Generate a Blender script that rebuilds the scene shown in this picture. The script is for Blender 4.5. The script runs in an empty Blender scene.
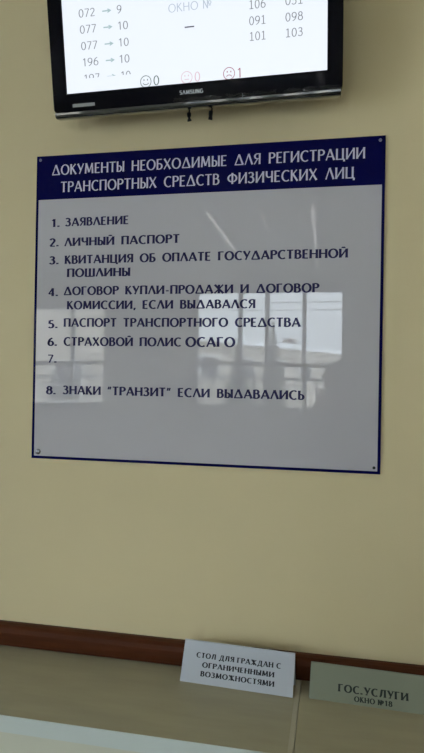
import bpy, bmesh, math, random
from mathutils import Vector, Matrix, Euler
random.seed(7)
SC = bpy.context.scene
COL = SC.collection
R = math.radians

# ------------------------------------------------------------------ materials
def srgb(r, g, b):
    f = lambda c: (c / 255 / 12.92) if c / 255 <= 0.04045 else ((c / 255 + 0.055) / 1.055) ** 2.4
    return (f(r), f(g), f(b), 1.0)

def mat(name, col, rough=0.5, spec=0.5, metal=0.0, emit=None, estr=0.0, noise=0.0, nscale=8.0,
        bump=0.0, bscale=200.0, coat=0.0, ior=1.5, stretch=(1, 1, 1), col2=None):
    m = bpy.data.materials.new(name); m.use_nodes = True
    nt = m.node_tree; b = nt.nodes['Principled BSDF']
    b.inputs['Base Color'].default_value = col
    b.inputs['Roughness'].default_value = rough
    b.inputs['Specular IOR Level'].default_value = spec
    b.inputs['Metallic'].default_value = metal
    b.inputs['Coat Weight'].default_value = coat
    b.inputs['IOR'].default_value = ior
    if emit:
        b.inputs['Emission Color'].default_value = emit
        b.inputs['Emission Strength'].default_value = estr
    tc = nt.nodes.new('ShaderNodeTexCoord')
    mp = nt.nodes.new('ShaderNodeMapping'); mp.inputs['Scale'].default_value = stretch
    nt.links.new(tc.outputs['Object'], mp.inputs['Vector'])
    if noise > 0 or col2:
        n = nt.nodes.new('ShaderNodeTexNoise'); n.inputs['Scale'].default_value = nscale
        n.inputs['Detail'].default_value = 6
        nt.links.new(mp.outputs['Vector'], n.inputs['Vector'])
        r = nt.nodes.new('ShaderNodeValToRGB')
        c2 = col2 or tuple(min(1, c * (1 + noise)) for c in col[:3]) + (1,)
        c1 = col if col2 else tuple(c * (1 - noise) for c in col[:3]) + (1,)
        r.color_ramp.elements[0].position = 0.3; r.color_ramp.elements[0].color = c1
        r.color_ramp.elements[1].position = 0.7; r.color_ramp.elements[1].color = c2
        nt.links.new(n.outputs['Fac'], r.inputs['Fac'])
        nt.links.new(r.outputs['Color'], b.inputs['Base Color'])
    if bump > 0:
        n2 = nt.nodes.new('ShaderNodeTexNoise'); n2.inputs['Scale'].default_value = bscale
        n2.inputs['Detail'].default_value = 4
        nt.links.new(mp.outputs['Vector'], n2.inputs['Vector'])
        bp = nt.nodes.new('ShaderNodeBump'); bp.inputs['Strength'].default_value = bump
        bp.inputs['Distance'].default_value = 0.002
        nt.links.new(n2.outputs['Fac'], bp.inputs['Height'])
        nt.links.new(bp.outputs['Normal'], b.inputs['Normal'])
    return m

def glass_mat(name, tint):
    m = bpy.data.materials.new(name); m.use_nodes = True
    nt = m.node_tree; nt.nodes.remove(nt.nodes['Principled BSDF'])
    out = nt.nodes['Material Output']
    t = nt.nodes.new('ShaderNodeBsdfTransparent'); t.inputs['Color'].default_value = tint
    g = nt.nodes.new('ShaderNodeBsdfGlossy'); g.inputs['Roughness'].default_value = 0.01
    f = nt.nodes.new('ShaderNodeFresnel'); f.inputs['IOR'].default_value = 1.45
    mx = nt.nodes.new('ShaderNodeMixShader')
    nt.links.new(f.outputs[0], mx.inputs['Fac'])
    nt.links.new(t.outputs[0], mx.inputs[1]); nt.links.new(g.outputs[0], mx.inputs[2])
    nt.links.new(mx.outputs[0], out.inputs['Surface'])
    return m

M = {}
M['wall'] = mat('cream_wall_paint', (0.660, 0.565, 0.342, 1), 0.6, 0.3, noise=0.03, nscale=2.2, bump=0.12, bscale=90)
M['wall_other'] = mat('pale_wall_paint', (0.62, 0.60, 0.52, 1), 0.6, 0.3, noise=0.02, nscale=2)
M['wall_far'] = mat('grey_green_wall_paint', (0.34, 0.36, 0.28, 1), 0.6, 0.3, noise=0.02, nscale=2)  # for the unseen right wall, kept dark to cut bounce light
M['ceiling'] = mat('ceiling_paint', (0.70, 0.70, 0.66, 1), 0.8, 0.2, noise=0.02, nscale=3)
M['floor'] = mat('floor_tile', (0.33, 0.30, 0.25, 1), 0.35, 0.4, noise=0.12, nscale=5)
M['rail'] = mat('brown_varnished_wood', (0.060, 0.018, 0.007, 1), 0.42, 0.10, col2=(0.085, 0.026, 0.010, 1), nscale=14, stretch=(0.6, 6, 6), bump=0.05, bscale=60)
M['panel'] = mat('white_acrylic', (0.50, 0.485, 0.515, 1), 0.004, 0.5, ior=1.55)
M['navy'] = mat('navy_film', (0.0035, 0.004, 0.060, 1), 0.05, 0.08, ior=1.5)
M['ink'] = mat('navy_lettering', (0.010, 0.008, 0.070, 1), 0.45, 0.25)
M['pale_ink'] = mat('pale_lettering', (0.60, 0.60, 0.72, 1), 0.3, 0.2)
M['chrome'] = mat('chrome', (0.30, 0.30, 0.34, 1), 0.10, 0.5, 1.0)
M['steel'] = mat('dull_steel', (0.22, 0.22, 0.30, 1), 0.4, 0.5, 0.7)
M['dark_metal'] = mat('dark_metal', (0.02, 0.03, 0.03, 1), 0.4, 0.4, 0.4)
M['tv_black'] = mat('gloss_black_plastic', (0.0025, 0.0025, 0.0055, 1), 0.05, 0.12)
M['tv_back'] = mat('matt_black_plastic', (0.012, 0.012, 0.012, 1), 0.6, 0.3)
M['lip'] = mat('smoked_clear_plastic', (0.020, 0.023, 0.021, 1), 0.06, 0.6, coat=1.0)
M['sticker'] = mat('grey_sticker', (0.35, 0.36, 0.36, 1), 0.4, 0.4)
M['logo'] = mat('silver_lettering', (0.62, 0.64, 0.68, 1), 0.3, 0.5, 0.3)
M['cable'] = mat('black_rubber', (0.008, 0.008, 0.009, 1), 0.55, 0.3)
SCR = 0.48
def glow(name, r, g, b, k=1.0):
    c = srgb(r, g, b)
    return mat(name, (0.01, 0.01, 0.01, 1), 0.25, 0.3, emit=c, estr=SCR * k)
M['screen'] = glow('lit_screen_white', 235, 242, 252, 1.22)
M['scr_grey'] = glow('lit_screen_grey_text', 138, 142, 146)
M['scr_arrow'] = glow('lit_screen_arrow', 182, 208, 210)
M['scr_pale'] = glow('lit_screen_pale_text', 196, 210, 226)
M['scr_dark'] = glow('lit_screen_dark_text', 88, 84, 100)
M['scr_green'] = glow('lit_screen_green_smiley', 92, 112, 96)
M['scr_pink'] = glow('lit_screen_pink_smiley', 240, 204, 214)
M['scr_red'] = glow('lit_screen_red_smiley', 176, 96, 112)
M['desk'] = mat('beige_laminate', (0.345, 0.320, 0.225, 1), 0.38, 0.35, noise=0.06, nscale=6, stretch=(1, 5, 1))
M['desk_edge'] = mat('white_edge_band', (0.53, 0.585, 0.55, 1), 0.35, 0.4)
M['desk_panel'] = mat('beige_panel', (0.56, 0.56, 0.45, 1), 0.5, 0.3)
M['desk_trim'] = mat('seam_strip', (0.41, 0.385, 0.30, 1), 0.4, 0.4)
M['paper'] = mat('white_paper', (0.49, 0.52, 0.57, 1), 0.75, 0.2)
M['paper_green'] = mat('pale_green_paper', (0.235, 0.255, 0.195, 1), 0.75, 0.2)
M['print'] = mat('black_print', (0.022, 0.024, 0.03, 1), 0.7, 0.2)
M['print_soft'] = mat('worn_black_print', (0.028, 0.038, 0.034, 1), 0.7, 0.2)
M['frame'] = mat('grey_window_frame', (0.30, 0.31, 0.33, 1), 0.4, 0.4)
M['sill'] = mat('white_sill', (0.7, 0.7, 0.68, 1), 0.4, 0.4)
M['glass'] = glass_mat('window_glass', (0.93, 0.95, 0.95, 1))
M['film'] = glass_mat('clear_film', (0.97, 0.97, 0.97, 1))
M['tube'] = mat('fluorescent_tube', (0.8, 0.8, 0.8, 1), 0.4, 0.4, emit=(1, 0.98, 0.93, 1), estr=2.3)
M['fill_glow'] = mat('fill_lamp_glow', (0.7, 0.7, 0.65, 1), 0.5, 0.3, emit=(1, 0.97, 0.80, 1), estr=3.5)  # glow of the added fill lamp
M['fitting'] = mat('white_light_fitting', (0.7, 0.7, 0.7, 1), 0.4, 0.4)
M['snow'] = mat('snow', (0.82, 0.84, 0.87, 1), 0.8, 0.2, noise=0.03, nscale=0.6, bump=0.3, bscale=3)
M['facade'] = mat('pale_plaster', (0.47, 0.43, 0.37, 1), 0.8, 0.2, noise=0.05, nscale=1)
M['dark_glass'] = mat('dark_pane', (0.05, 0.055, 0.06, 1), 0.1, 0.5)
M['brick'] = mat('chimney_brick', (0.16, 0.13, 0.12, 1), 0.8, 0.2, noise=0.2, nscale=12)
M['needles'] = mat('spruce_needles', (0.020, 0.040, 0.022, 1), 0.8, 0.2, col2=(0.05, 0.075, 0.05, 1), nscale=9)
M['bark'] = mat('bark', (0.07, 0.05, 0.035, 1), 0.9, 0.1, noise=0.3, nscale=20)
M['fence'] = mat('grey_painted_iron', (0.10, 0.10, 0.11, 1), 0.5, 0.4)
M['skin'] = mat('skin', (0.46, 0.27, 0.19, 1), 0.5, 0.4, noise=0.04, nscale=30)
M['jacket'] = mat('dark_jacket_cloth', (0.018, 0.020, 0.026, 1), 0.85, 0.2, bump=0.4, bscale=300)
M['trousers'] = mat('dark_trouser_cloth', (0.022, 0.026, 0.042, 1), 0.9, 0.2, bump=0.3, bscale=400)
M['hat'] = mat('dark_knit', (0.02, 0.02, 0.022, 1), 0.95, 0.1, bump=0.8, bscale=250)
M['boot'] = mat('black_leather', (0.012, 0.011, 0.010, 1), 0.4, 0.4)
M['eye'] = mat('eye_white', (0.7, 0.7, 0.68, 1), 0.2, 0.5)
M['iris'] = mat('iris', (0.05, 0.03, 0.02, 1), 0.2, 0.5)
M['lips'] = mat('lip_skin', (0.36, 0.14, 0.12, 1), 0.45, 0.4)
M['phone'] = mat('phone_body', (0.012, 0.012, 0.014, 1), 0.3, 0.5)

# ------------------------------------------------------------------ mesh builder
class MB:
    def __init__(s): s.v = []; s.f = []; s.smooth = False
    def add(s, vs, fs):
        n = len(s.v); s.v += [Vector(v) for v in vs]; s.f += [tuple(i + n for i in f) for f in fs]; return s
    def box(s, x0, x1, y0, y1, z0, z1):
        return s.add([(x0, y0, z0), (x1, y0, z0), (x1, y1, z0), (x0, y1, z0), (x0, y0, z1), (x1, y0, z1), (x1, y1, z1), (x0, y1, z1)],
                     [(0, 3, 2, 1), (4, 5, 6, 7), (0, 1, 5, 4), (1, 2, 6, 5), (2, 3, 7, 6), (3, 0, 4, 7)])
    def tube(s, pts, r, n=10, r2=None):
        pts = [Vector(p) for p in pts]; k = len(pts); rings = []
        for i, p in enumerate(pts):
            d = (pts[min(i + 1, k - 1)] - pts[max(i - 1, 0)]).normalized()
            a = d.cross(Vector((0, 0, 1)))
            if a.length < 1e-3: a = d.cross(Vector((1, 0, 0)))
            a.normalize(); b = d.cross(a)
            rr = r if r2 is None else r + (r2 - r) * i / (k - 1)
            rings.append([p + (a * math.cos(t) + b * math.sin(t)) * rr for t in [2 * math.pi * j / n for j in range(n)]])
        vs = [v for g in rings for v in g]; fs = []
        for i in range(k - 1):
            for j in range(n):
                fs.append((i * n + j, i * n + (j + 1) % n, (i + 1) * n + (j + 1) % n, (i + 1) * n + j))
        fs.append(tuple(range(n - 1, -1, -1))); fs.append(tuple((k - 1) * n + j for j in range(n)))
        return s.add(vs, fs)
    def extrude_x(s, prof, x0, x1):          # profile in (y, z), closed
        n = len(prof)
        vs = [(x0, y, z) for y, z in prof] + [(x1, y, z) for y, z in prof]
        fs = [(i, (i + 1) % n, n + (i + 1) % n, n + i) for i in range(n)]
        fs += [tuple(range(n - 1, -1, -1)), tuple(range(n, 2 * n))]
        return s.add(vs, fs)
    def extrude_y(s, prof, y0, y1):          # profile in (x, z), closed
        n = len(prof)
        vs = [(x, y0, z) for x, z in prof] + [(x, y1, z) for x, z in prof]
        fs = [(i, (i + 1) % n, n + (i + 1) % n, n + i) for i in range(n)]
        fs += [tuple(range(n - 1, -1, -1)), tuple(range(n, 2 * n))]
        return s.add(vs, fs)
    def ring_y(s, outer, inner, y0, y1):     # two loops in (x, z) of equal count, walled between y0 and y1
        n = len(outer)
        vs = [(x, y0, z) for x, z in outer] + [(x, y0, z) for x, z in inner] + [(x, y1, z) for x, z in outer] + [(x, y1, z) for x, z in inner]
        fs = []
        for i in range(n):
            j = (i + 1) % n
            fs += [(i, j, n + j, n + i), (2 * n + i, 3 * n + i, 3 * n + j, 2 * n + j), (i, 2 * n + i, 2 * n + j, j), (n + i, n + j, 3 * n + j, 3 * n + i)]
        return s.add(vs, fs)
    def dome_y(s, cx, cz, r, y, h, n=20, k=5):   # shallow dome facing -y
        vs = []; fs = []
        for i in range(k):
            t = math.pi / 2 * i / k
            for j in range(n):
                a = 2 * math.pi * j / n
                vs.append((cx + r * math.cos(t) * math.cos(a), y - h * math.sin(t), cz + r * math.cos(t) * math.sin(a)))
        vs.append((cx, y - h, cz)); vs.append((cx, y, cz))
        for i in range(k - 1):
            for j in range(n):
                fs.append((i * n + j, i * n + (j + 1) % n, (i + 1) * n + (j + 1) % n, (i + 1) * n + j))
        for j in range(n):
            fs.append(((k - 1) * n + j, (k - 1) * n + (j + 1) % n, k * n)); fs.append(((j + 1) % n, j, k * n + 1))
        return s.add(vs, fs)
    def grid(s, x0, x1, z0, z1, y, nx, nz, fn):
        vs = []; fs = []
        for j in range(nz + 1):
            for i in range(nx + 1):
                x = x0 + (x1 - x0) * i / nx; z = z0 + (z1 - z0) * j / nz
                vs.append((x, y + fn(x, z), z))
        for j in range(nz):
            for i in range(nx):
                a = j * (nx + 1) + i
                fs.append((a, a + 1, a + nx + 2, a + nx + 1))
        return s.add(vs, fs)

XF = {}
def obj(name, mb, m, parent=None, bevel=0.0, seg=2, smooth=False, normals=True, local=False):
    me = bpy.data.meshes.new(name)
    vs = mb.v
    if parent is not None and not local:
        inv = XF[parent].inverted(); vs = [inv @ v for v in vs]
    me.from_pydata([tuple(v) for v in vs], [], mb.f)
    if normals:
        bm = bmesh.new(); bm.from_mesh(me); bmesh.ops.recalc_face_normals(bm, faces=bm.faces); bm.to_mesh(me); bm.free()
    if smooth:
        for p in me.polygons: p.use_smooth = True
    me.materials.append(m)
    o = bpy.data.objects.new(name, me); COL.objects.link(o)
    if parent is not None:
        o.parent = parent; XF[o] = XF[parent]
    else: XF[o] = Matrix()
    if bevel > 0:
        b = o.modifiers.new('bevel', 'BEVEL'); b.width = bevel; b.segments = seg; b.limit_method = 'ANGLE'
    return o

def tag(o, label=None, cat=None, group=None, kind=None):
    if label: o['label'] = label
    if cat: o['category'] = cat
    if group: o['group'] = group
    if kind: o['kind'] = kind
    return o

def thing(name, label, cat, loc, rot=(0, 0, 0), group=None):
    o = bpy.data.objects.new(name, None); COL.objects.link(o)
    o.location = loc; o.rotation_euler = rot; o.empty_display_size = 0.05
    XF[o] = Matrix.Translation(loc) @ Euler(rot).to_matrix().to_4x4()
    return tag(o, label, cat, group)

# ------------------------------------------------------------------ lettering drawn as pen strokes
def arc(cx, cy, rx, ry, a0, a1):
    n = max(6, int(abs(a1 - a0) / 14))
    return [(cx + rx * math.cos(R(a0 + (a1 - a0) * i / n)), cy + ry * math.sin(R(a0 + (a1 - a0) * i / n))) for i in range(n + 1)]
def S(*p): return ('s', list(p))
def C(*parts):
    out = []
    for q in parts:
        if isinstance(q, list): out += q
        else: out.append(q)
    return ('c', out)
T_, B_ = .965, .035
stem = lambda x, a=0, b=1: S((x, a), (x, b))
bar = lambda y, a, b: S((a, y), (b, y))
bowlP = C((.08, T_), (.28, T_), arc(.28, .735, .22, .23, 90, -90), (.08, .505))
def soft(dx=0): return C((.08 + dx, .56), (.24 + dx, .56), arc(.24 + dx, .2975, .2, .2625, 90, -90), (.08 + dx, B_))
G = {
 'А': (.72, [S((.03, 0), (.35, 1)), S((.35, 1), (.69, 0)), bar(.32, .15, .57)]),
 'Б': (.56, [stem(.08), bar(T_, .08, .48), C((.08, .56), (.26, .56), arc(.26, .2975, .23, .2625, 90, -90), (.08, B_))]),
 'В': (.57, [stem(.08), C((.08, T_), (.26, T_), arc(.26, .76, .19, .205, 90, -90), (.08, .555)), C((.08, .555), (.28, .555), arc(.28, .295, .23, .26, 90, -90), (.08, B_))]),
 'Г': (.5, [stem(.08), bar(T_, .08, .49)]),
 'Д': (.78, [S((.05, .04), (.38, 1)), S((.38, 1), (.73, .04)), bar(.045, .01, .77)]),
 'Е': (.5, [stem(.08), bar(T_, .08, .47), bar(.52, .08, .41), bar(B_, .08, .48)]),
 'Ж': (.9, [stem(.45), S((.06, 1), (.45, .5)), S((.45, .5), (.04, 0)), S((.84, 1), (.45, .5)), S((.45, .5), (.88, 0))]),
 'З': (.54, [C(arc(.22, .765, .19, .2, 150, -80), (.15, .56)), C((.15, .56), arc(.22, .295, .24, .265, 85, -150))]),
 'И': (.72, [stem(.08), stem(.64), S((.08, .03), (.64, .97))]),
 'Й': (.72, [stem(.08), stem(.64), S((.08, .03), (.64, .97)), C(arc(.36, 1.23, .13, .11, 200, 340))]),
 'К': (.6, [stem(.08), S((.08, .48), (.5, 1)), S((.2, .6), (.57, 0))]),
 'Л': (.68, [S((.03, 0), (.33, 1)), S((.33, 1), (.66, 0))]),
 'М': (.86, [S((.08, 0), (.14, 1)), S((.14, 1), (.42, .12)), S((.42, .12), (.71, 1)), S((.71, 1), (.77, 0))]),
 'Н': (.7, [stem(.08), stem(.62), bar(.52, .08, .62)]),
 'О': (.8, [C(arc(.4, .5, .35, .475, 90, 450))]),
 'П': (.67, [stem(.08), stem(.59), bar(T_, .08, .59)]),
 'Р': (.54, [stem(.08), bowlP]),
 'С': (.66, [C(arc(.41, .5, .35, .475, 52, 308))]),
 'Т': (.58, [stem(.29), bar(T_, .0, .58)]),
 'У': (.6, [S((.03, 1), (.33, .36)), S((.58, 1), (.2, 0))]),
 'Ф': (.86, [stem(.43), C(arc(.43, .52, .36, .33, 90, 450))]),
 'Х': (.64, [S((.04, 1), (.6, 0)), S((.58, 1), (.03, 0))]),
 'Ц': (.72, [stem(.08), stem(.58), bar(B_, .08, .7), S((.68, .03), (.68, -.17))]),
 'Ч': (.64, [C((.09, 1), (.09, .68), arc(.3, .68, .21, .24, 180, 290), (.56, .52)), stem(.56)]),
 'Ш': (.92, [stem(.08), stem(.46), stem(.84), bar(B_, .08, .84)]),
 'Ы': (.72, [stem(.08), soft(), stem(.64)]),
 'Ь': (.52, [stem(.08), soft()]),
 'Я': (.58, [stem(.5), C((.5, T_), (.3, T_), arc(.3, .735, .22, .23, 90, 270), (.5, .505)), S((.32, .5), (.04, 0))]),
 '0': (.56, [C(arc(.28, .5, .22, .475, 90, 450))]),
 '1': (.5, [stem(.3), S((.3, .98), (.1, .8))]),
 '2': (.54, [C(arc(.26, .74, .2, .235, 165, -35), (.06, B_)), bar(B_, .05, .5)]),
 '3': (.54, [C(arc(.24, .765, .18, .2, 150, -80), (.17, .56)), C((.17, .56), arc(.24, .295, .22, .265, 85, -150))]),
 '4': (.58, [stem(.4), S((.4, 1), (.03, .28)), bar(.28, .03, .55)]),
 '5': (.54, [bar(T_, .12, .46), S((.12, T_), (.1, .56)), C((.1, .54), arc(.23, .31, .23, .28, 100, -145))]),
 '6': (.56, [C(arc(.28, .31, .22, .28, 90, 450)), C(arc(.52, .33, .46, .66, 100, 180))]),
 '7': (.52, [bar(T_, .03, .48), S((.48, T_), (.16, 0))]),
 '8': (.56, [C(arc(.28, .755, .18, .21, 90, 450)), C(arc(.28, .29, .22, .26, 90, 450))]),
 '9': (.56, [C(arc(.28, .69, .22, .28, 90, 450)), C(arc(.04, .67, .46, .66, -80, 0))]),
 '.': (.24, [S((.08, 0), (.08, .17))]),
 ',': (.2, [S((.12, .13), (.12, .0)), S((.12, .0), (.05, -.16))]),
 '-': (.36, [bar(.36, .04, .32)]),
 '“': (.36, [S((.05, .68), (.13, 1)), S((.23, .68), (.31, 1))]),
 '”': (.36, [S((.05, .68), (.13, 1)), S((.23, .68), (.31, 1))]),
 '№': (.92, [stem(.08), stem(.5), S((.08, 1), (.5, 0)), C(arc(.74, .66, .13, .2, 90, 450)), bar(.34, .61, .87)]),
 'S': (.56, [C(arc(.28, .74, .2, .225, 35, 250), arc(.28, .27, .22, .235, 75, -145))]),
 'A': (.72, [S((.03, 0), (.35, 1)), S((.35, 1), (.69, 0))]),
 'M': (.86, [S((.08, 0), (.14, 1)), S((.14, 1), (.42, .12)), S((.42, .12), (.71, 1)), S((.71, 1), (.77, 0))]),
 'U': (.68, [C((.08, 1), (.08, .35), arc(.34, .32, .26, .285, 180, 360), (.6, 1))]),
 'N': (.7, [stem(.08), stem(.62), S((.08, 1), (.62, 0))]),
 'G': (.7, [C(arc(.38, .5, .33, .465, 48, 350)), bar(.45, .42, .72)]),
}
GSERIF = dict(G)
GSERIF['Д'] = (.8, [S((.18, .05), (.34, T_)), bar(T_, .28, .68), stem(.62, .03, 1), bar(.04, .03, .78), S((.06, .04), (.06, -.19)), S((.75, .04), (.75, -.19))])
GSERIF['Л'] = (.76, [C((.02, .06), (.1, .05), (.2, .3), (.28, T_)), bar(T_, .2, .7), stem(.62)])
GFOOT = dict(G)
GFOOT['1'] = (.54, [stem(.28), S((.28, .98), (.1, .84)), bar(B_, .06, .5)])
STY = {
 'head': (G, .155, .088, 0, .115, .60), 'text': (G, .225, .135, 0, .135, .60),
 'serif': (GSERIF, .24, .115, 1, .19, .40), 'screen': (G, .10, .085, 0, .10, .4),
 'screenfoot': (GFOOT, .10, .085, 0, .10, .4), 'logo': (G, .21, .16, 0, .16, .4),
}
def text_strokes(txt, style):
    gl, tk, tn, serif, gap, space = STY[style]
    polys = []; x = 0.0
    def half(d, curve):
        a = math.degrees(math.atan2(d[1], d[0])) % 180
        s = abs(math.sin(R(a)))
        if curve: return (tn + (tk - tn) * s ** 1.6) / 2
        if a < 88:
            w = tn if a < 78 else tn + (tk - tn) * (a - 78) / 10
            if 45 < a < 78: w = tn * 1.1
            return w / 2
        if a > 92: return (tk if a < 150 else tk + (tn - tk) * (a - 150) / 30) / 2
        return tk / 2
    for ch in txt:
        if ch == ' ': x += space; continue
        w, strokes = gl[ch]
        for kind, pts in strokes:
            if kind == 's' and len(pts) == 2:
                (ax, ay), (bx, by) = pts
                pts = [(ax + (bx - ax) * t, ay + (by - ay) * t) for t in (0, .12, .5, .88, 1)]
                flare = (1.14, 1.0, .97, 1.0, 1.14)
            else: flare = None
            n = len(pts); L = []; Rr = []
            closed = n > 8 and abs(pts[0][0] - pts[-1][0]) < 1e-6 and abs(pts[0][1] - pts[-1][1]) < 1e-6
            for i, p in enumerate(pts):
                if closed and i in (0, n - 1): a, b = pts[-2], pts[1]
                else: a, b = pts[max(i - 1, 0)], pts[min(i + 1, n - 1)]
                dx, dy = b[0] - a[0], b[1] - a[1]; l = math.hypot(dx, dy) or 1; dx /= l; dy /= l
                h = half((dx, dy), kind == 'c') * (flare[i] if flare and style not in ('screen', 'screenfoot', 'logo') else 1)
                L.append((x + p[0] - dy * h, p[1] + dx * h)); Rr.append((x + p[0] + dy * h, p[1] - dx * h))
            for i in range(n - 1): polys.append([Rr[i], Rr[i + 1], L[i + 1], L[i]])
            if serif and kind == 's' and abs(pts[-1][1] - pts[0][1]) > .5:
                for q in (pts[0], pts[-1]):
                    if q[1] < .03 or q[1] > .97:
                        y0, y1 = (0, .055) if q[1] < .5 else (.945, 1)
                        polys.append([(x + q[0] - .16, y0), (x + q[0] + .16, y0), (x + q[0] + .16, y1), (x + q[0] - .16, y1)])
        x += w + gap
    return polys, x - gap

def lettering(name, txt, style, x0, x1, base, h, m, parent, place, clip=None):
    """place(u, v) gives the point of the surface; the line runs from x0 to x1 on the baseline 'base'."""
    polys, w = text_strokes(txt, style)
    k = (x1 - x0) / w
    mb = MB()
    for p in polys:
        q = [(x0 + a * k, base + b * h) for a, b in p]
        if clip is not None:
            if all(b <= clip for a, b in q): continue
            q = [(a, max(b, clip)) for a, b in q]
        mb.add([place(a, b) for a, b in q], [tuple(range(len(q)))])
    return obj(name, mb, m, parent, normals=False)

# ------------------------------------------------------------------ the room
XL, XR, YB, ZC = -4.5, 4.0, -6.2, 2.95
def struct(name, mb, m, parent=None, **k):
    return tag(obj(name, mb, m, parent, **k), kind='structure')
struct('wall_front', MB().box(XL - .2, XR + .2, 0, .2, 0, ZC), M['wall'])
LW0, LW1, LZ0, LZ1 = -5.7, -2.2, .30, 2.70
struct('wall_left', MB().box(XL - .2, XL, YB - .3, LW0, 0, ZC).box(XL - .2, XL, LW1, 0, 0, ZC).box(XL - .2, XL, LW0, LW1, 0, LZ0).box(XL - .2, XL, LW0, LW1, LZ1, ZC), M['wall_other'])
struct('wall_right', MB().box(XR, XR + .2, YB - .3, 0, 0, ZC), M['wall_far'])
struct('floor', MB().box(XL - .2, XR + .2, YB - .3, .2, -.15, 0), M['floor'])
struct('ceiling', MB().box(XL - .2, XR + .2, YB - .3, .2, ZC, ZC + .15), M['ceiling'])
WINS = [(-4.25, -2.80, 1.1, 2.56), (-1.50, .57, 1.1, 2.76)]
wb = MB(); xs = XL
for (a, b, z0, z1) in WINS:
    wb.box(xs, a, YB - .3, YB, 0, ZC)
    wb.box(a, b, YB - .3, YB, 0, z0); wb.box(a, b, YB - .3, YB, z1, ZC)
    xs = b
wb.box(xs, XR, YB - .3, YB, 0, ZC)
struct('wall_back', wb, M['wall_other'])
MULL = [(-3.35,), (-.855, -.484, .021)]
for i, (a, b, z0, z1) in enumerate(WINS):
    root = thing('window_%d' % (i + 1), None, None, ((a + b) / 2, YB - .15, z0)); root['kind'] = 'structure'
    fr = MB()
    fw = .05
    fr.ring_y([(a, z0), (b, z0), (b, z1), (a, z1)], [(a + fw, z0 + fw), (b - fw, z0 + fw), (b - fw, z1 - fw), (a + fw, z1 - fw)], YB - .18, YB - .12)
    obj('window_frame', fr, M['frame'], root, bevel=.004)
    for x in MULL[i]:
        obj('mullion', MB().box(x - .028, x + .028, YB - .178, YB - .122, z0 + fw, z1 - fw), M['frame'], root)
    obj('transom', MB().box(a + fw, b - fw, YB - .176, YB - .124, 1.695, 1.755), M['frame'], root)
    obj('pane', MB().box(a + fw, b - fw, YB - .152, YB - .148, z0 + fw, z1 - fw), M['glass'], root)
    obj('window_sill', MB().box(a, b, YB - .12, YB + .10, z0 - .035, z0), M['sill'], root, bevel=.005)
root = thing('window_3', None, None, (XL - .1, (LW0 + LW1) / 2, LZ0)); root['kind'] = 'structure'  # unseen side window, assumed here to bring in light from the left
lf = MB()
for q in ((LW0, LW0 + .05, LZ0, LZ1), (LW1 - .05, LW1, LZ0, LZ1), (LW0 + .05, LW1 - .05, LZ0, LZ0 + .05), (LW0 + .05, LW1 - .05, LZ1 - .05, LZ1)):
    lf.box(XL - .13, XL - .07, *q)
obj('window_frame', lf, M['frame'], root)
for y in (-4.53, -3.37): obj('mullion', MB().box(XL - .128, XL - .072, y - .028, y + .028, LZ0 + .05, LZ1 - .05), M['frame'], root)
obj('pane', MB().box(XL - .102, XL - .098, LW0 + .05, LW1 - .05, LZ0 + .05, LZ1 - .05), M['glass'], root)
obj('window_sill', MB().box(XL - .07, XL + .10, LW0, LW1, LZ0 - .035, LZ0), M['sill'], root, bevel=.005)
# wooden rail along the wall, just above the desks
prof = [(0, .7508), (-.026, .7508), (-.0300, .754), (-.0325, .762), (-.0340, .774), (-.0340, .792), (-.031, .804), (-.024, .811), (-.012, .8135), (0, .8135)]
struct('trim_1', MB().extrude_x(prof, XL, XR), M['rail'])
struct('baseboard_front', MB().box(XL, XR, -.015, 0, 0, .09), M['rail'])

# ------------------------------------------------------------------ information board
BX, BZ0, BZ1 = .5, 1.3048, 2.2006
def bow(x, z):
    u = x / BX; v = (z - (BZ0 + BZ1) / 2) / ((BZ1 - BZ0) / 2)
    u = max(-1, min(1, u)); v = max(-1, min(1, v))
    return -BOW * (1 - u * u) * (1 - v * v)
BOW = 0.0015
board = thing('information_board', 'white notice board with navy heading band and border, on the wall below the screen', 'notice board', (0, 0, BZ0))
pb = MB().grid(-BX, BX, BZ0, BZ1, -.005, 60, 54, bow)
panel = obj('panel', pb, M['panel'], board, smooth=True, normals=False)
obj('panel_edge', MB().ring_y([(-BX, BZ0), (BX, BZ0), (BX, BZ1), (-BX, BZ1)], [(-BX + .012, BZ0 + .012), (BX - .012, BZ0 + .012), (BX - .012, BZ1 - .012), (-BX + .012, BZ1 - .012)], -.0008, -.0049), M['navy'], board)
hb = MB().grid(-BX, BX, 2.0708, BZ1, -.0054, 60, 10, bow)
obj('heading_band', hb, M['navy'], board, smooth=True, normals=False)['label'] = 'navy heading band'
bd = MB()
e = .0078
bd.grid(-BX, -BX + e, BZ0, 2.0708, -.0054, 1, 46, bow)
bd.grid(BX - e, BX, BZ0, 2.0708, -.0054, 1, 46, bow)
bd.grid(-BX + e, BX - e, BZ0, BZ0 + e, -.0054, 60, 1, bow)
obj('border', bd, M['navy'], board, smooth=True, normals=False)['label'] = 'thin navy border line'
bp = lambda u, v: (u, -.0058 + bow(u, v), v)
for txt, x0, x1, b, h in [('ДОКУМЕНТЫ НЕОБХОДИМЫЕ ДЛЯ РЕГИСТРАЦИИ', -.4503, .4474, 2.1424, .0298),
                          ('ТРАНСПОРТНЫХ СРЕДСТВ ФИЗИЧЕСКИХ ЛИЦ', -.4216, .4206, 2.0911, .0304)]:
    lettering('heading_text', txt, 'head', x0, x1, b, h, M['pale_ink'], board, bp)
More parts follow.
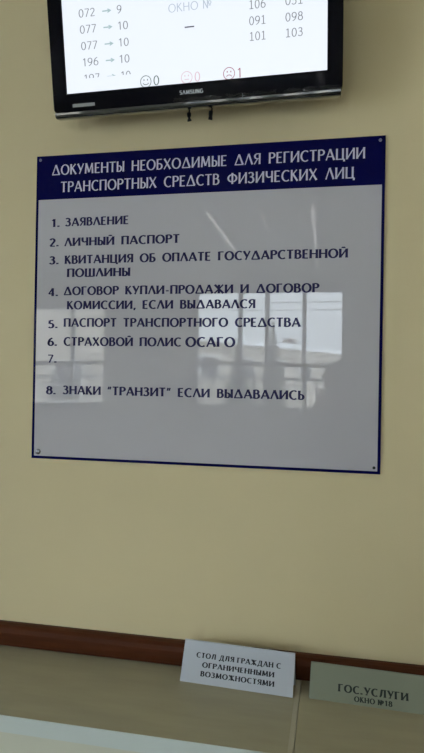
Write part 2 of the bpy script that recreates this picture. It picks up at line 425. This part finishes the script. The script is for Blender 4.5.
for txt, x0, x1, b, h in [
    ('1.', -.4480, -.4189, 1.9900, .0245), ('ЗАЯВЛЕНИЕ', -.4041, -.2101, 1.9910, .0250),
    ('2.', -.4515, -.4209, 1.9325, .0245), ('ЛИЧНЫЙ ПАСПОРТ', -.4058, -.0579, 1.9324, .0253),
    ('3.', -.4517, -.4199, 1.8800, .0242), ('КВИТАНЦИЯ ОБ ОПЛАТЕ ГОСУДАРСТВЕННОЙ', -.4040, .4064, 1.8802, .0254),
    ('ПОШЛИНЫ', -.3960, -.2027, 1.8414, .0253),
    ('4.', -.4525, -.4200, 1.7860, .0242), ('ДОГОВОР КУПЛИ-ПРОДАЖИ И ДОГОВОР', -.4055, .3321, 1.7884, .0253),
    ('КОМИССИИ, ЕСЛИ ВЫДАВАЛСЯ', -.3942, .1602, 1.7466, .0252),
    ('5.', -.4511, -.4193, 1.6915, .0242), ('ПАСПОРТ ТРАНСПОРТНОГО СРЕДСТВА', -.4036, .2838, 1.6953, .0256),
    ('6.', -.4517, -.4205, 1.6393, .0242), ('СТРАХОВОЙ ПОЛИС', -.4025, -.0479, 1.6400, .0256), ('ОСАГО', -.0333, .1053, 1.6392, .0280),
    ('7.', -.4513, -.4205, 1.5895, .0242),
    ('8.', -.4536, -.4218, 1.4963, .0245), ('ЗНАКИ “ТРАНЗИТ” ЕСЛИ ВЫДАВАЛИСЬ', -.4025, .2983, 1.4978, .0256)]:
    num = txt[0].isdigit()
    lettering('list_number' if num else 'list_text', txt, 'text', x0 - .002 * num, x1 - .003 * num, b - .0008, h * .95, M['ink'], board, bp)
def screw(x, z, r, m, label, slot):
    s = obj('screw', MB().dome_y(x, z, r, -.0050 + bow(x, z), r * .55), m, board, smooth=True, normals=True); s['label'] = label
    if slot:
        obj('screw_slot', MB().box(x - r * .6, x + r * .6, -.0051 + bow(x, z) - r * .56, -.0052, z - r * .1, z + r * .1), M['dark_metal'], s)
screw(-.4884, 2.1894, .0046, M['steel'], 'small grey screw in the navy corner', True)
screw(.4862, 2.1887, .0046, M['steel'], 'small grey screw in the navy corner', True)
screw(-.4795, 1.3245, .0085, M['chrome'], 'shiny chrome screw cap', False)
screw(.4838, 1.3214, .0040, M['dark_metal'], 'small dark screw', False)

# ------------------------------------------------------------------ television
ROLL = .0088
tv = thing('television', 'black wall-mounted flat television tilted downwards, showing a white queue display above the board', 'television',
           (-.4008, -.1, 2.2802), (R(10), -ROLL, 0))
TW, TH = .787, .487
def rrect(x0, x1, z0, z1, r, n=5):
    out = []
    for cx, cz, a in ((x1 - r, z0 + r, -90), (x1 - r, z1 - r, 0), (x0 + r, z1 - r, 90), (x0 + r, z0 + r, 180)):
        for i in range(n + 1):
            t = R(a + 90 * i / n); out.append((cx + r * math.cos(t), cz + r * math.sin(t)))
    return out
SX0, SX1, SZ0, SZ1 = .0415, .7480, .0490, .4460
O_ = lambda n, mb, m, p=tv, **k: obj(n, mb, m, p, local=True, **k)
O_('bezel', MB().ring_y(rrect(0, TW, 0, TH, .012), rrect(SX0, SX1, SZ0, SZ1, .001), 0, .03), M['tv_black'], bevel=.003, seg=3)
O_('rear_housing', MB().extrude_y(rrect(.006, TW - .006, .006, TH - .006, .012), .0301, .06).extrude_y(rrect(.14, TW - .14, .06, TH - .06, .03), .06, .085), M['tv_back'], bevel=.004)
scr = O_('screen', MB().box(SX0 - .004, SX1 + .004, .004, .02, SZ0 - .004, SZ1 + .004), M['screen'])
scr['label'] = 'lit white display with queue numbers'
lip = MB().extrude_x([(0, .0008), (-.0024, .0005), (-.0021, -.0055), (-.0014, -.008), (.0005, -.0108), (.004, -.0125), (.012, -.0135), (.03, -.012), (.035, -.006), (.035, .0005)], .004, TW - .004)
O_('bottom_lip', lip, M['lip'], bevel=.001)['label'] = 'clear glossy strip under the bezel'
film = MB(); NF = 70
fv = []; ff = []
for j in range(4):
    for i in range(NF + 1):
        u = .345 + (.782 - .345) * i / NF
        v = .0015 + .0032 * j + (.002 * math.sin(i * .9) + random.uniform(-.0012, .0012) if j == 3 else 0) - (.0 if i > 8 else .0)
        fv.append((u, -.0012 - .0016 * random.random() * (1 if 0 < j < 4 else .3), v))
for j in range(3):
    for i in range(NF):
        if i in (21, 22, 44, 45, 46): continue
        a = j * (NF + 1) + i; ff.append((a, a + 1, a + NF + 2, a + NF + 1))
fo_ = O_('protective_film', film.add(fv, ff), M['film'], normals=False); fo_['label'] = 'crinkled clear film peeling along the lower bezel'
def unroll(u, v): return v - (ROLL * u - .0032) - .0005
sp = lambda u, v: (u, .0036, v)
def stext(name, txt, u0, u1, v, h, m, style='screen', clip=None):
    return lettering(name, txt, style, u0, u1, unroll((u0 + u1) / 2, v), h, m, scr, sp, clip)
XF[scr] = Matrix()
def arrow(u0, u1, v, clip=None):
    v = unroll(u0, v); h = .0055; mb = MB(); t = .0017
    shapes = [[(u0, v - t), (u1 - .004, v - t), (u1 - .004, v + t), (u0, v + t)],
              [(u1 - .010, v + h), (u1 - .0125, v + h - .002), (u1 - .004, v - .0003), (u1, v)], [(u1 - .010, v - h), (u1, v), (u1 - .004, v + .0003), (u1 - .0125, v - h + .002)]]
    for q in shapes:
        if clip is not None: q = [(a, max(b, clip)) for a, b in q]
        mb.add([sp(a, b) for a, b in q], [(0, 1, 2, 3)])
    obj('arrow_mark', mb, M['scr_arrow'], scr, normals=False)
rows = [('072', '9', .2372), ('077', '10', .1968), ('077', '10', .1554), ('196', '10', .1140)]
for i, (a, b, v) in enumerate(rows):
    u = .0885 + .0009 * i
    stext('queue_number', a, u, u + .0468, v, .0203, M['scr_grey'])
    arrow(.156 + .001 * i, .182 + .001 * i, v + .0095)
    stext('desk_number', b, .1968, .2105 if b == '9' else .2265, v, .0200, M['scr_grey'])
CL = unroll(.1, .0828)
stext('queue_number', '197', .0925, .1390, .0726, .0203, M['scr_grey'], clip=CL)
arrow(.160, .186, .0826, clip=CL)
stext('desk_number', '10', .1990, .2280, .0726, .0200, M['scr_grey'], clip=CL)
stext('caption_text', 'ОКНО №', .3387, .4538, .2258, .0205, M['scr_pale'])
dm = MB(); v = unroll(.394, .1848)
dm.add([sp(.3812, v), sp(.4066, v), sp(.4066, v + .0032), sp(.3812, v + .0032)], [(0, 1, 2, 3)])
obj('dash_mark', dm, M['scr_dark'], scr, normals=False)
for a, b, v in [('106', '051', .2136), ('091', '098', .1756), ('101', '103', .1386)]:
    stext('queue_number', a, .5508, .5938, v, .0205, M['scr_grey'], 'screenfoot')
    stext('queue_number', b, .6432, .6875, v, .0205, M['scr_grey'], 'screenfoot')
def smiley(name, u, v, m, mood):
    v = unroll(u, v); r = .0148; mb = MB()
    def line(pts, w):
        for i in range(len(pts) - 1):
            (ax, ay), (bx, by) = pts[i], pts[i + 1]; l = math.hypot(bx - ax, by - ay); nx, ny = -(by - ay) / l * w / 2, (bx - ax) / l * w / 2
            mb.add([sp(ax + nx, ay + ny), sp(ax - nx, ay - ny), sp(bx - nx, by - ny), sp(bx + nx, by + ny)], [(0, 1, 2, 3)])
    line(arc(u, v, r, r, 0, 360), .0019)
    for s in (-1, 1): line([(u + s * .0048, v + .0024), (u + s * .0048, v + .0066)], .0026)
    if mood > 0: line(arc(u, v, .0085, .0078, 205, 335), .0018)
    elif mood == 0: line([(u - .0062, v - .0046), (u + .0062, v - .0046)], .0018)
    else: line(arc(u, v - .0102, .0078, .0068, 25, 155), .0018)
    obj(name, mb, m, scr, normals=False)
smiley('smiling_face', .2692, .0618, M['scr_green'], 1)
smiley('neutral_face', .3824, .0635, M['scr_pink'], 0)
smiley('frowning_face', .4962, .0644, M['scr_red'], -1)
stext('vote_count', '0', .2905, .3068, .0508, .0240, M['scr_green'])
stext('vote_count', '0', .4036, .4190, .0515, .0240, M['scr_pink'])
stext('vote_count', '1', .5170, .5303, .0523, .0235, M['scr_red'])
def lp(u, v): return (u, -.0005, v)
keep = XF[tv]; XF[tv] = Matrix()
lettering('brand_lettering', 'SAMSUNG', 'logo', .3628, .4259, unroll(.394, .0213), .0098, M['logo'], tv, lp)
XF[tv] = keep
O_('sticker', MB().box(.0575, .1222, -.0006, .0002, .0120, .0205), M['sticker'], bevel=.0002)['label'] = 'small pale label strip on the bezel'
for u, w in ((.376, .0015), (.439, -.004)):
    c = MB().tube([(u + .004, .05, .05), (u + .003, .048, .002), (u + .001, .045, -.012), (u + w * .3, .043, -.022)], .0022, 8)
    co = O_('cable', c, M['cable'], smooth=True)
    XF[co] = Matrix()
    obj('plug', MB().tube([(u + w * .3, .043, -.016), (u + w * .5, .042, -.024), (u + w * .7, .042, -.034), (u + w, .043, -.038)], .0058, 10), M['cable'], co, smooth=True)
bk = MB().box(.20, .587, .085, .092, .16, .34)
O_('mount_plate', bk, M['dark_metal'])
keepM = XF[tv]
obj('wall_bracket', MB().box(-.20, .19, -.012, 0, 2.40, 2.66).box(-.16, -.13, -.09, -.012, 2.42, 2.64).box(.12, .15, -.09, -.012, 2.42, 2.64), M['dark_metal'], tv)

# ------------------------------------------------------------------ desks against the wall
def desk(x0, x1, label, trim_side):
    d = thing('desk', label, 'desk', ((x0 + x1) / 2, -.18, 0), group=None)
    t0 = x0 + (.012 if trim_side < 0 else 0); t1 = x1 - (.012 if trim_side > 0 else 0)
    obj('tabletop', MB().box(t0, t1, -.3555, -.0002, .712, .750), M['desk'], d)
    obj('edge_band', MB().box(x0, x1, -.3575, -.3556, .711, .7504), M['desk_edge'], d, bevel=.0006)['label'] = 'white front edge of the top'
    if trim_side:
        a, b = (x1 - .0119, x1) if trim_side > 0 else (x0, x0 + .0119)
        obj('side_trim', MB().box(a, b, -.3555, -.0002, .712, .7508), M['desk_trim'], d, bevel=.0006)
    obj('front_panel', MB().box(x0 + .02, x1 - .02, -.345, -.327, .06, .7115), M['desk_panel'], d, bevel=.001)
    for a in (x0 + .001, x1 - .019):
        obj('side_panel', MB().box(a, a + .018, -.345, -.02, 0, .7115), M['desk_panel'], d, bevel=.001)
    return d
desk(-1.25, .3040, 'beige desk top with white front edge, the one holding the white paper sign', 1)
desk(.3052, 1.75, 'beige desk top past the seam, the one holding the grey-green paper sign', 0)

# ------------------------------------------------------------------ folded paper signs
def tent(name, label, A, B, C, m, mp, back_y):
    A, B, Cc = Vector(A), Vector(B), Vector(C)
    U = (B - A).normalized(); V = (Cc - A) - U * (Cc - A).dot(U); H = V.length; V.normalize(); N = U.cross(V)
    if N.y > 0: N = -N
    L = .297
    root = thing(name, label, 'paper sign', tuple(A + U * L / 2))
    t = .0006
    up = Vector((0, 0, 1))
    A = A + up * .0005
    top0, top1 = A + V * H, A + U * L + V * H
    perp = Vector((-U.y, U.x, 0)).normalized()
    dep = abs(back_y - A.y)
    def slab(q, n):
        mb = MB(); vs = [Vector(p) for p in q]; k = len(vs)
        return mb.add(vs + [v - n * t for v in vs], [tuple(range(k)), tuple(range(2 * k - 1, k - 1, -1))] + [(i, k + i, k + (i + 1) % k, (i + 1) % k) for i in range(k)])
    obj('front_flap', slab([A, A + U * L, top1, top0], N), m, root)
    b0, b1 = A + perp * dep, A + U * L + perp * dep
    nb = (top0 - b0).cross(U).normalized()
    if nb.y < 0: nb = -nb
    obj('back_flap', slab([b0, b1, top1 - perp * .0012, top0 - perp * .0012][::-1], nb), m, root)
    place = lambda u, v: A + U * u + V * v + N * .0004
    return root, place
c1, pl = tent('paper_sign', 'white folded paper sign with three lines of black print, standing against the brown rail',
              (-.009, -.105, .75), (.288, -.1205, .75), (-.0065, -.06, .843), M['paper'], M['print'], -.040)
for txt, a, b, v, h in [('СТОЛ ДЛЯ ГРАЖДАН С', .0371, .2618, .0618, .0122), ('ОГРАНИЧЕННЫМИ', .0559, .2462, .0396, .0122), ('ВОЗМОЖНОСТЯМИ', .0540, .2479, .0182, .0122)]:
    lettering('printed_line', txt, 'serif', a, b, v, h, M['print'], c1, pl)
c2, pl = tent('paper_sign', 'dull grey-green folded paper sign with two lines of print, beside the white one',
              (.328, -.113, .75), (.625, -.1255, .75), (.3292, -.057, .818), M['paper_green'], M['print_soft'], -.038)
lettering('printed_line', 'ГОС.УСЛУГИ', 'serif', .0717, .2385, .0252, .0172, M['print_soft'], c2, pl)
lettering('printed_line', 'ОКНО №18', 'serif', .1111, .2007, .0072, .0118, M['print_soft'], c2, pl)

# ------------------------------------------------------------------ ceiling strip lights and an added fill lamp
for x, y0, y1, lab in [(-.66, -3.1, -5.4, 'long thin ceiling strip light, left one of the three reflected in the board'),
                       (-.22, -3.15, -3.75, 'short thin ceiling strip light, between the two long ones'),
                       (.20, -3.1, -5.9, 'long thin ceiling strip light, right one of the three reflected in the board')]:
    c = thing('ceiling_light', lab, 'ceiling light', (x, (y0 + y1) / 2, ZC), group='ceiling strip lights')
    obj('housing', MB().box(x - .022, x + .022, y1, y0, ZC - .02, ZC), M['fitting'], c, bevel=.003)
    obj('tube', MB().tube([(x, y1 + .01, ZC - .028), (x, y0 - .01, ZC - .028)], .008, 10), M['tube'], c, smooth=True)

c = thing('ceiling_light', 'square fill lamp added out of view to brighten the upper right wall', 'ceiling light', (1.5, -1.0, ZC))  # added unseen lamp that fills in the upper right of the wall
obj('fill_lamp_frame', MB().ring_y([(1.25, -.25), (1.75, -.25), (1.75, .25), (1.25, .25)], [(1.28, -.22), (1.72, -.22), (1.72, .22), (1.28, .22)], 0, .04), M['fitting'], c)
for o_ in c.children:
    for v_ in o_.data.vertices:
        x_, y_, z_ = XF[c] @ v_.co; v_.co = XF[c].inverted() @ Vector((x_, -1.0 + z_, ZC - y_))
obj('fill_glow', MB().box(1.28, 1.72, -1.22, -.78, ZC - .03, ZC - .004), M['fill_glow'], c)

# ------------------------------------------------------------------ the person taking the photograph
PX, PY = .415, -1.99
HX = -.040
def skin(verts, edges, sub=2):
    me = bpy.data.meshes.new('tmp')
    me.from_pydata([v[:3] for v in verts], edges, [])
    o = bpy.data.objects.new('tmp', me); COL.objects.link(o)
    sm = o.modifiers.new('s', 'SKIN'); sm.use_smooth_shade = True
    for i, v in enumerate(verts):
        d = me.skin_vertices[0].data[i]; r = v[3]
        d.radius = r if isinstance(r, tuple) else (r, r); d.use_root = (i == 0)
    ss = o.modifiers.new('u', 'SUBSURF'); ss.levels = sub; ss.render_levels = sub
    dg = bpy.context.evaluated_depsgraph_get(); ev = o.evaluated_get(dg); m2 = ev.to_mesh()
    mb = MB().add([v.co.copy() for v in m2.vertices], [tuple(p.vertices) for p in m2.polygons])
    ev.to_mesh_clear(); bpy.data.objects.remove(o); bpy.data.meshes.remove(me)
    return mb
def ball(mb, c, r, n=20):
    rx, ry, rz = r; vs = []; fs = []
    for i in range(n + 1):
        for j in range(2 * n):
            a = math.pi * i / n; b = math.pi * j / n
            vs.append((c[0] + rx * math.sin(a) * math.cos(b), c[1] + ry * math.sin(a) * math.sin(b), c[2] + rz * math.cos(a)))
    for i in range(n):
        for j in range(2 * n):
            fs.append((i * 2 * n + j, (i + 1) * 2 * n + j, (i + 1) * 2 * n + (j + 1) % (2 * n), i * 2 * n + (j + 1) % (2 * n)))
    return mb.add(vs, fs)
def union(mb, voxel):
    me = bpy.data.meshes.new('tmp'); me.from_pydata([tuple(v) for v in mb.v], [], mb.f)
    o = bpy.data.objects.new('tmp', me); COL.objects.link(o)
    rm = o.modifiers.new('r', 'REMESH'); rm.mode = 'VOXEL'; rm.voxel_size = voxel
    sm = o.modifiers.new('s', 'SMOOTH'); sm.iterations = 3; sm.factor = .5
    dg = bpy.context.evaluated_depsgraph_get(); ev = o.evaluated_get(dg); m2 = ev.to_mesh()
    out = MB().add([v.co.copy() for v in m2.vertices], [tuple(p.vertices) for p in m2.polygons])
    ev.to_mesh_clear(); bpy.data.objects.remove(o); bpy.data.meshes.remove(me)
    return out
def figure(torso, arm, leg, hands, grow=0.0):
    v = []; ed = []
    def add(p, r, link=None):
        r = tuple(q + grow for q in r) if isinstance(r, tuple) else r + grow
        v.append((p[0], p[1], p[2], r)); i = len(v) - 1
        if link is not None: ed.append((link, i))
        return i
    pel = add((0, 0, .87), (.145, .105))
    if not torso: add((0, .003, 1.0), (.130, .095), pel)
    top = pel
    if torso:
        b = add((0, .005, 1.0), (.135, .10), pel); c = add((0, .005, 1.18), (.150, .11), b); d = add((0, 0, 1.31), (.115, .085), c)
        n = add((0, .012, 1.39), .056, d)
        if hands: add((0, .022, 1.46), .055, n)
        top = d
    if arm:
        for s in (-1, 1):
            sh = add((s * .165, 0, 1.315), .062, top); el = add((s * .235, .055, 1.06), .046, sh)
            ml = add((s * .165 + HX * .5, .165, 1.215), .041, el); wr = add((s * .085 + HX, .268, 1.375), .029, ml)
            if hands: add((s * .066 + HX, .294, 1.425), .027, wr)
    if leg:
        for s in (-1, 1):
            h = add((s * .085, 0, .79), .088, pel); k = add((s * .10, .015, .46), .058, h)
            cf = add((s * .105, -.005, .30), .055, k); an = add((s * .105, -.01, .085), .040, cf)
            if hands: add((s * .112, .12, .035), .034, an)
    return skin(v, ed)
pers = thing('person', 'person in dark hat and jacket holding up a phone, the dark reflection in the board', 'person', (PX, PY, 0))
XF[pers] = Matrix()
body = figure(True, True, True, True)
ball(body, (0, .025, 1.545), (.072, .090, .105))
ball(body, (0, .05, 1.485), (.050, .060, .055))
ball(body, (0, .121, 1.522), (.011, .014, .024)); ball(body, (0, .127, 1.510), (.014, .013, .010))
for s in (-1, 1):
    ball(body, (s * .074, .015, 1.525), (.010, .020, .030))
    for k in range(4):
        z = 1.428 + .0195 * k; ln = (.030, .026, .028, .034)[k]
        f = skin([(s * .066 + HX, .300, z, .0095), (s * .060 + HX, .328, z + .001, .0092), (s * .046 + HX, .338, z + .002, .0086), (s * ln + HX, .3375, z + .003, .0078)],
                 [(0, 1), (1, 2), (2, 3)], 2)
        body.add(f.v, f.f)
    f = skin([(s * .068 + HX, .292, 1.435, .0125), (s * .056 + HX, .288, 1.462, .011), (s * .038 + HX, .298, 1.486, .0095), (s * .024 + HX, .3035, 1.500, .0085)], [(0, 1), (1, 2), (2, 3)], 2)
    body.add(f.v, f.f)
    ball(body, (s * .068 + HX, .300, 1.452), (.014, .020, .036))
body = union(body, .0045)
obj('body', body, M['skin'], pers, smooth=True)
jk = figure(True, True, False, False, .016)
RG = [(.745, .180, .137), (.80, .181, .138), (.87, .178, .136), (.95, .166, .128), (1.03, .155, .120), (1.12, .150, .115)]
jk.add([(a * math.cos(2 * math.pi * i / 32), .003 + b * math.sin(2 * math.pi * i / 32), z) for z, a, b in RG for i in range(32)],
       [(k * 32 + i, k * 32 + (i + 1) % 32, (k + 1) * 32 + (i + 1) % 32, (k + 1) * 32 + i) for k in range(5) for i in range(32)] + [tuple(range(31, -1, -1)), tuple(range(160, 192))])
jk = union(jk, .007)
jk.v = [Vector(v) for v in jk.v]
obj('jacket', jk, M['jacket'], pers, smooth=True)
col = MB().tube([(.078 * math.cos(t), .012 + .075 * math.sin(t), 1.405) for t in [2 * math.pi * i / 28 for i in range(29)]], .026, 12)
obj('collar', col, M['jacket'], pers, smooth=True)
tr = ball(MB(), (0, .002, .87), (.160, .118, .125))
for s in (-1, 1):
    tr.tube([(s * .082, 0, .90), (s * .088, .002, .78)], .085, 20, .098)
    tr.tube([(s * .088, .002, .78), (s * .100, .015, .46)], .098, 20, .072)
    tr.tube([(s * .100, .015, .46), (s * .105, -.008, .12)], .072, 20, .060)
    ball(tr, (s * .088, .002, .78), (.098, .098, .098)); ball(tr, (s * .100, .015, .46), (.072, .072, .072))
obj('trousers', union(tr, .007), M['trousers'], pers, smooth=True)
for s in (-1, 1):
    bt = MB(); ball(bt, (s * .112, .068, .055), (.055, .130, .055)); ball(bt, (s * .108, .045, .080), (.052, .075, .055)); ball(bt, (s * .114, .115, .042), (.050, .080, .042)); ball(bt, (s * .105, -.012, .07), (.050, .055, .07))
    bt.tube([(s * .105, -.01, .06), (s * .105, -.01, .22)], .056, 16)
    obj('boot', union(bt, .006), M['boot'], pers, smooth=True)
ht = MB()
N = 24
for i in range(13):
    a = math.pi / 2 * i / 12
    for j in range(N):
        b = 2 * math.pi * j / N
        ht.v.append(Vector((.094 * math.cos(a) * math.cos(b), .02 + .110 * math.cos(a) * math.sin(b), 1.560 + .104 * math.sin(a))))
for i in range(12):
    for j in range(N): ht.f.append((i * N + j, i * N + (j + 1) % N, (i + 1) * N + (j + 1) % N, (i + 1) * N + j))
ht.tube([(.090 * math.cos(t), .02 + .106 * math.sin(t), 1.566) for t in [2 * math.pi * i / 32 for i in range(33)]], .010, 10)
obj('knit_hat', ht, M['hat'], pers, smooth=True)
for s in (-1, 1):
    eo = obj('eye', ball(MB(), (s * .030, .101, 1.540), (.0125, .011, .0085), 10), M['eye'], pers, smooth=True); XF[eo] = Matrix()
    obj('iris', ball(MB(), (s * .030, .1085, 1.540), (.0055, .004, .0055), 8), M['iris'], eo, smooth=True)
    obj('eyebrow', MB().tube([(s * .016, .113, 1.554), (s * .032, .107, 1.558), (s * .046, .094, 1.554)], .0035, 6), M['hat'], pers, smooth=True)
obj('mouth', ball(MB(), (0, .1065, 1.483), (.022, .006, .006), 8), M['lips'], pers, smooth=True)
ph = thing('phone', 'black phone held upright in both hands of the person reflected in the board', 'phone', (PX + HX + .002, PY + .3185, 1.428))
XF[ph] = Matrix()
obj('phone_body', MB().extrude_y(rrect(-.036, .036, 0, .145, .010), -.0045, .0045), M['phone'], ph, bevel=.0015)
obj('phone_screen', MB().box(-.032, .032, -.0052, -.0044, .012, .133), M['dark_glass'], ph)
obj('lens', MB().tube([(0, .0044, .122), (0, .0062, .122)], .006, 16), M['dark_glass'], ph)

# ------------------------------------------------------------------ outdoors, seen as reflections through the windows
GZ = -.35
struct('ground', MB().box(-60, 60, -90, YB - .3, GZ - .3, GZ), M['snow'])
bl = thing('building', 'low pale building with a snow-covered roof outside, reflected in the board', 'building', (-3.6, -24, GZ), (0, 0, R(-62)))
LB = lambda n, mb, m, p=None, **k: obj(n, mb, m, p or bl, local=True, **k)
HB = 2.95 - GZ
LB('facade', MB().box(-6, 22, -8, 0, 0, HB), M['facade'])
LB('roof', MB().extrude_x([(.5, HB), (.5, HB + .25), (-4, HB + .45), (-8.5, HB + .25), (-8.5, HB)], -6.5, 22.5), M['snow'])['label'] = 'snow-covered roof'
for x in [-4.7 + 2.6 * i for i in range(10)]:
    w = LB('window', MB().ring_y([(x - .65, 1.75), (x + .65, 1.75), (x + .65, 2.75), (x - .65, 2.75)], [(x - .57, 1.83), (x + .57, 1.83), (x + .57, 2.67), (x - .57, 2.67)], 0, .06), M['sill'])
    LB('pane', MB().box(x - .57, x + .57, .005, .02, 1.83, 2.67), M['dark_glass'], w)
LB('chimney', MB().box(9.2, 9.8, -3.6, -3.0, HB + .2, HB + .95), M['brick'])
ob = thing('sky_blocker', 'added pale block dimming the sky beyond the left window, reflected in the board', 'building', (-6.9, -12.5, GZ))  # added to block bright sky and soften the left window's reflection
obj('facade', MB().box(-9.2, -4.35, -14, -11, GZ, 3.35), M['facade'], ob)
obj('roof', MB().extrude_x([(-10.8, 3.35), (-10.8, 3.5), (-12.5, 4.1), (-14.2, 3.5), (-14.2, 3.35)], -9.4, -4.2), M['snow'], ob)['label'] = 'snow-covered roof'
for x in (-8.2, -5.6):
    w_ = obj('window', MB().ring_y([(x - .4, .9), (x + .4, .9), (x + .4, 1.9), (x - .4, 1.9)], [(x - .34, .96), (x + .34, .96), (x + .34, 1.84), (x - .34, 1.84)], -11, -10.94), M['sill'], ob)
    obj('pane', MB().box(x - .34, x + .34, -10.99, -10.97, .96, 1.84), M['dark_glass'], w_)
def spruce(x, y, h, rad, label):
    t = thing('spruce_tree', label, 'tree', (x, y, GZ))
    obj('trunk', MB().tube([(x, y, GZ), (x, y, GZ + h * .5), (x, y, GZ + h * .97)], .07, 8, .01), M['bark'], t, smooth=True)
    fo = MB(); n = 30
    for k in range(n):
        f = k / n; z = GZ + .25 + (h - .25) * f; rr = rad * (1 - f) ** .85 + .03
        m_ = 9 + int(6 * (1 - f))
        for j in range(m_):
            a = 2 * math.pi * (j + random.random() * .6) / m_ + k; r = rr * random.uniform(.75, 1.08)
            c, s = math.cos(a), math.sin(a); px, py = -s, c; w = r * .16 + .02
            dz = -.22 * r
            P0 = Vector((x, y, z + .05)); P1 = Vector((x + c * r * .55, y + s * r * .55, z + dz * .3)); P2 = Vector((x + c * r, y + s * r, z + dz))
            q = Vector((px, py, 0)) * w; d = Vector((0, 0, -.05 - .05 * r))
            fo.add([P0, P1 + q, P1 - q, P2, P1 + d], [(0, 1, 4), (0, 4, 2), (1, 3, 4), (4, 3, 2), (0, 2, 1), (1, 2, 3)])
    obj('foliage', fo, M['needles'], t, normals=False)
spruce(-1.33, -16, 3.65, .72, 'slender dark spruce standing before the snowy building, reflected in the board')
spruce(-3.2, -21, 3.3, .9, 'shorter spruce further back in the snowy yard, left of the slender one')
FY = -9.0
fe = thing('fence', 'grey iron railing fence in the snow outside the windows, reflected in the board', 'fence', (-1, FY, GZ))
xs = [-7 + 2.0 * i for i in range(7)]
for x in xs: obj('post', MB().box(x - .04, x + .04, FY - .04, FY + .04, GZ, 1.62), M['fence'], fe)
for z in (.0, 1.50): obj('rail', MB().box(-7, 5, FY - .02, FY + .02, z, z + .05), M['fence'], fe)
bars = MB(); x = -6.9
while x < 5:
    bars.tube([(x, FY, GZ + .1), (x, FY, 1.55)], .018, 6); x += .19
obj('bars', bars, M['fence'], fe)['kind'] = 'stuff'
POL = [(-22, -20), (17, -20)]
for (x, y), l in zip(POL, ('utility pole at the left end of the overhead wires', 'utility pole at the right end of the overhead wires')):
    p = thing('utility_pole', l, 'pole', (x, y, GZ))
    obj('pole_shaft', MB().tube([(x, y, GZ), (x, y, 5.5)], .12, 10, .08), M['bark'], p, smooth=True)
    obj('crossarm', MB().box(x - .06, x + .06, y + .08, y + .155, 4.7, 5.3), M['bark'], p)
for z, l in ((5.18, 'upper overhead wire strung between the utility poles'), (4.90, 'lower overhead wire strung between the utility poles')):
    pts = [(-22 + 39 * t, -19.82, z - 1.6 * 4 * t * (1 - t) * .55) for t in [i / 24 for i in range(25)]]
    tag(obj('power_line', MB().tube(pts, .014, 6), M['cable'], smooth=True), l, 'wire', 'overhead wires')

# ------------------------------------------------------------------ move the locally built things' children: person and phone are already local
# ------------------------------------------------------------------ light and camera
w = bpy.data.worlds.new('overcast_sky'); SC.world = w; w.use_nodes = True
bg = w.node_tree.nodes['Background']; bg.inputs['Strength'].default_value = 1.0
nt = w.node_tree                                    # overcast sky: brighter towards the zenith
tcw = nt.nodes.new('ShaderNodeTexCoord'); sx = nt.nodes.new('ShaderNodeSeparateXYZ'); rp = nt.nodes.new('ShaderNodeValToRGB')
nt.links.new(tcw.outputs['Generated'], sx.inputs[0]); nt.links.new(sx.outputs['Z'], rp.inputs['Fac'])
rp.color_ramp.elements[0].position = 0.05; rp.color_ramp.elements[0].color = (.40, .436, .48, 1)
rp.color_ramp.elements[1].position = 0.9; rp.color_ramp.elements[1].color = (.92, .96, 1.0, 1)
vm = nt.nodes.new('ShaderNodeVectorMath'); vm.operation = 'SCALE'; vm.inputs['Scale'].default_value = 10.0
nt.links.new(rp.outputs['Color'], vm.inputs[0]); nt.links.new(vm.outputs[0], bg.inputs['Color'])
cd = bpy.data.cameras.new('camera'); cam = bpy.data.objects.new('camera', cd); COL.objects.link(cam)
yaw, pitch, roll = 0.20137104, 0.0033625, 0.01756584
fwd = Vector((-math.sin(yaw) * math.cos(pitch), math.cos(yaw) * math.cos(pitch), math.sin(pitch)))
r0 = Vector((math.cos(yaw), math.sin(yaw), 0)); u0 = r0.cross(fwd)
rt = r0 * math.cos(roll) + u0 * math.sin(roll); up = -r0 * math.sin(roll) + u0 * math.cos(roll)
m3 = Matrix((rt, up, -fwd)).transposed()
cam.matrix_world = Matrix.Translation((.3776, -1.6456, 1.5501)) @ m3.to_4x4()
cd.sensor_fit = 'VERTICAL'; cd.sensor_height = 24; cd.lens = 24 * 600 / 753; cd.clip_start = .01
SC.camera = cam
SC.view_settings.view_transform = 'Standard'; SC.view_settings.look = 'None'
SC.view_settings.gamma = 1; SC.view_settings.exposure = 0.86; SC.view_settings.use_curve_mapping = False
SC.cycles.use_adaptive_sampling = False; SC.cycles.max_bounces = 10; SC.cycles.diffuse_bounces = 6; SC.cycles.transparent_max_bounces = 8
SC.cycles.sample_clamp_indirect = 6; SC.cycles.use_denoising = True
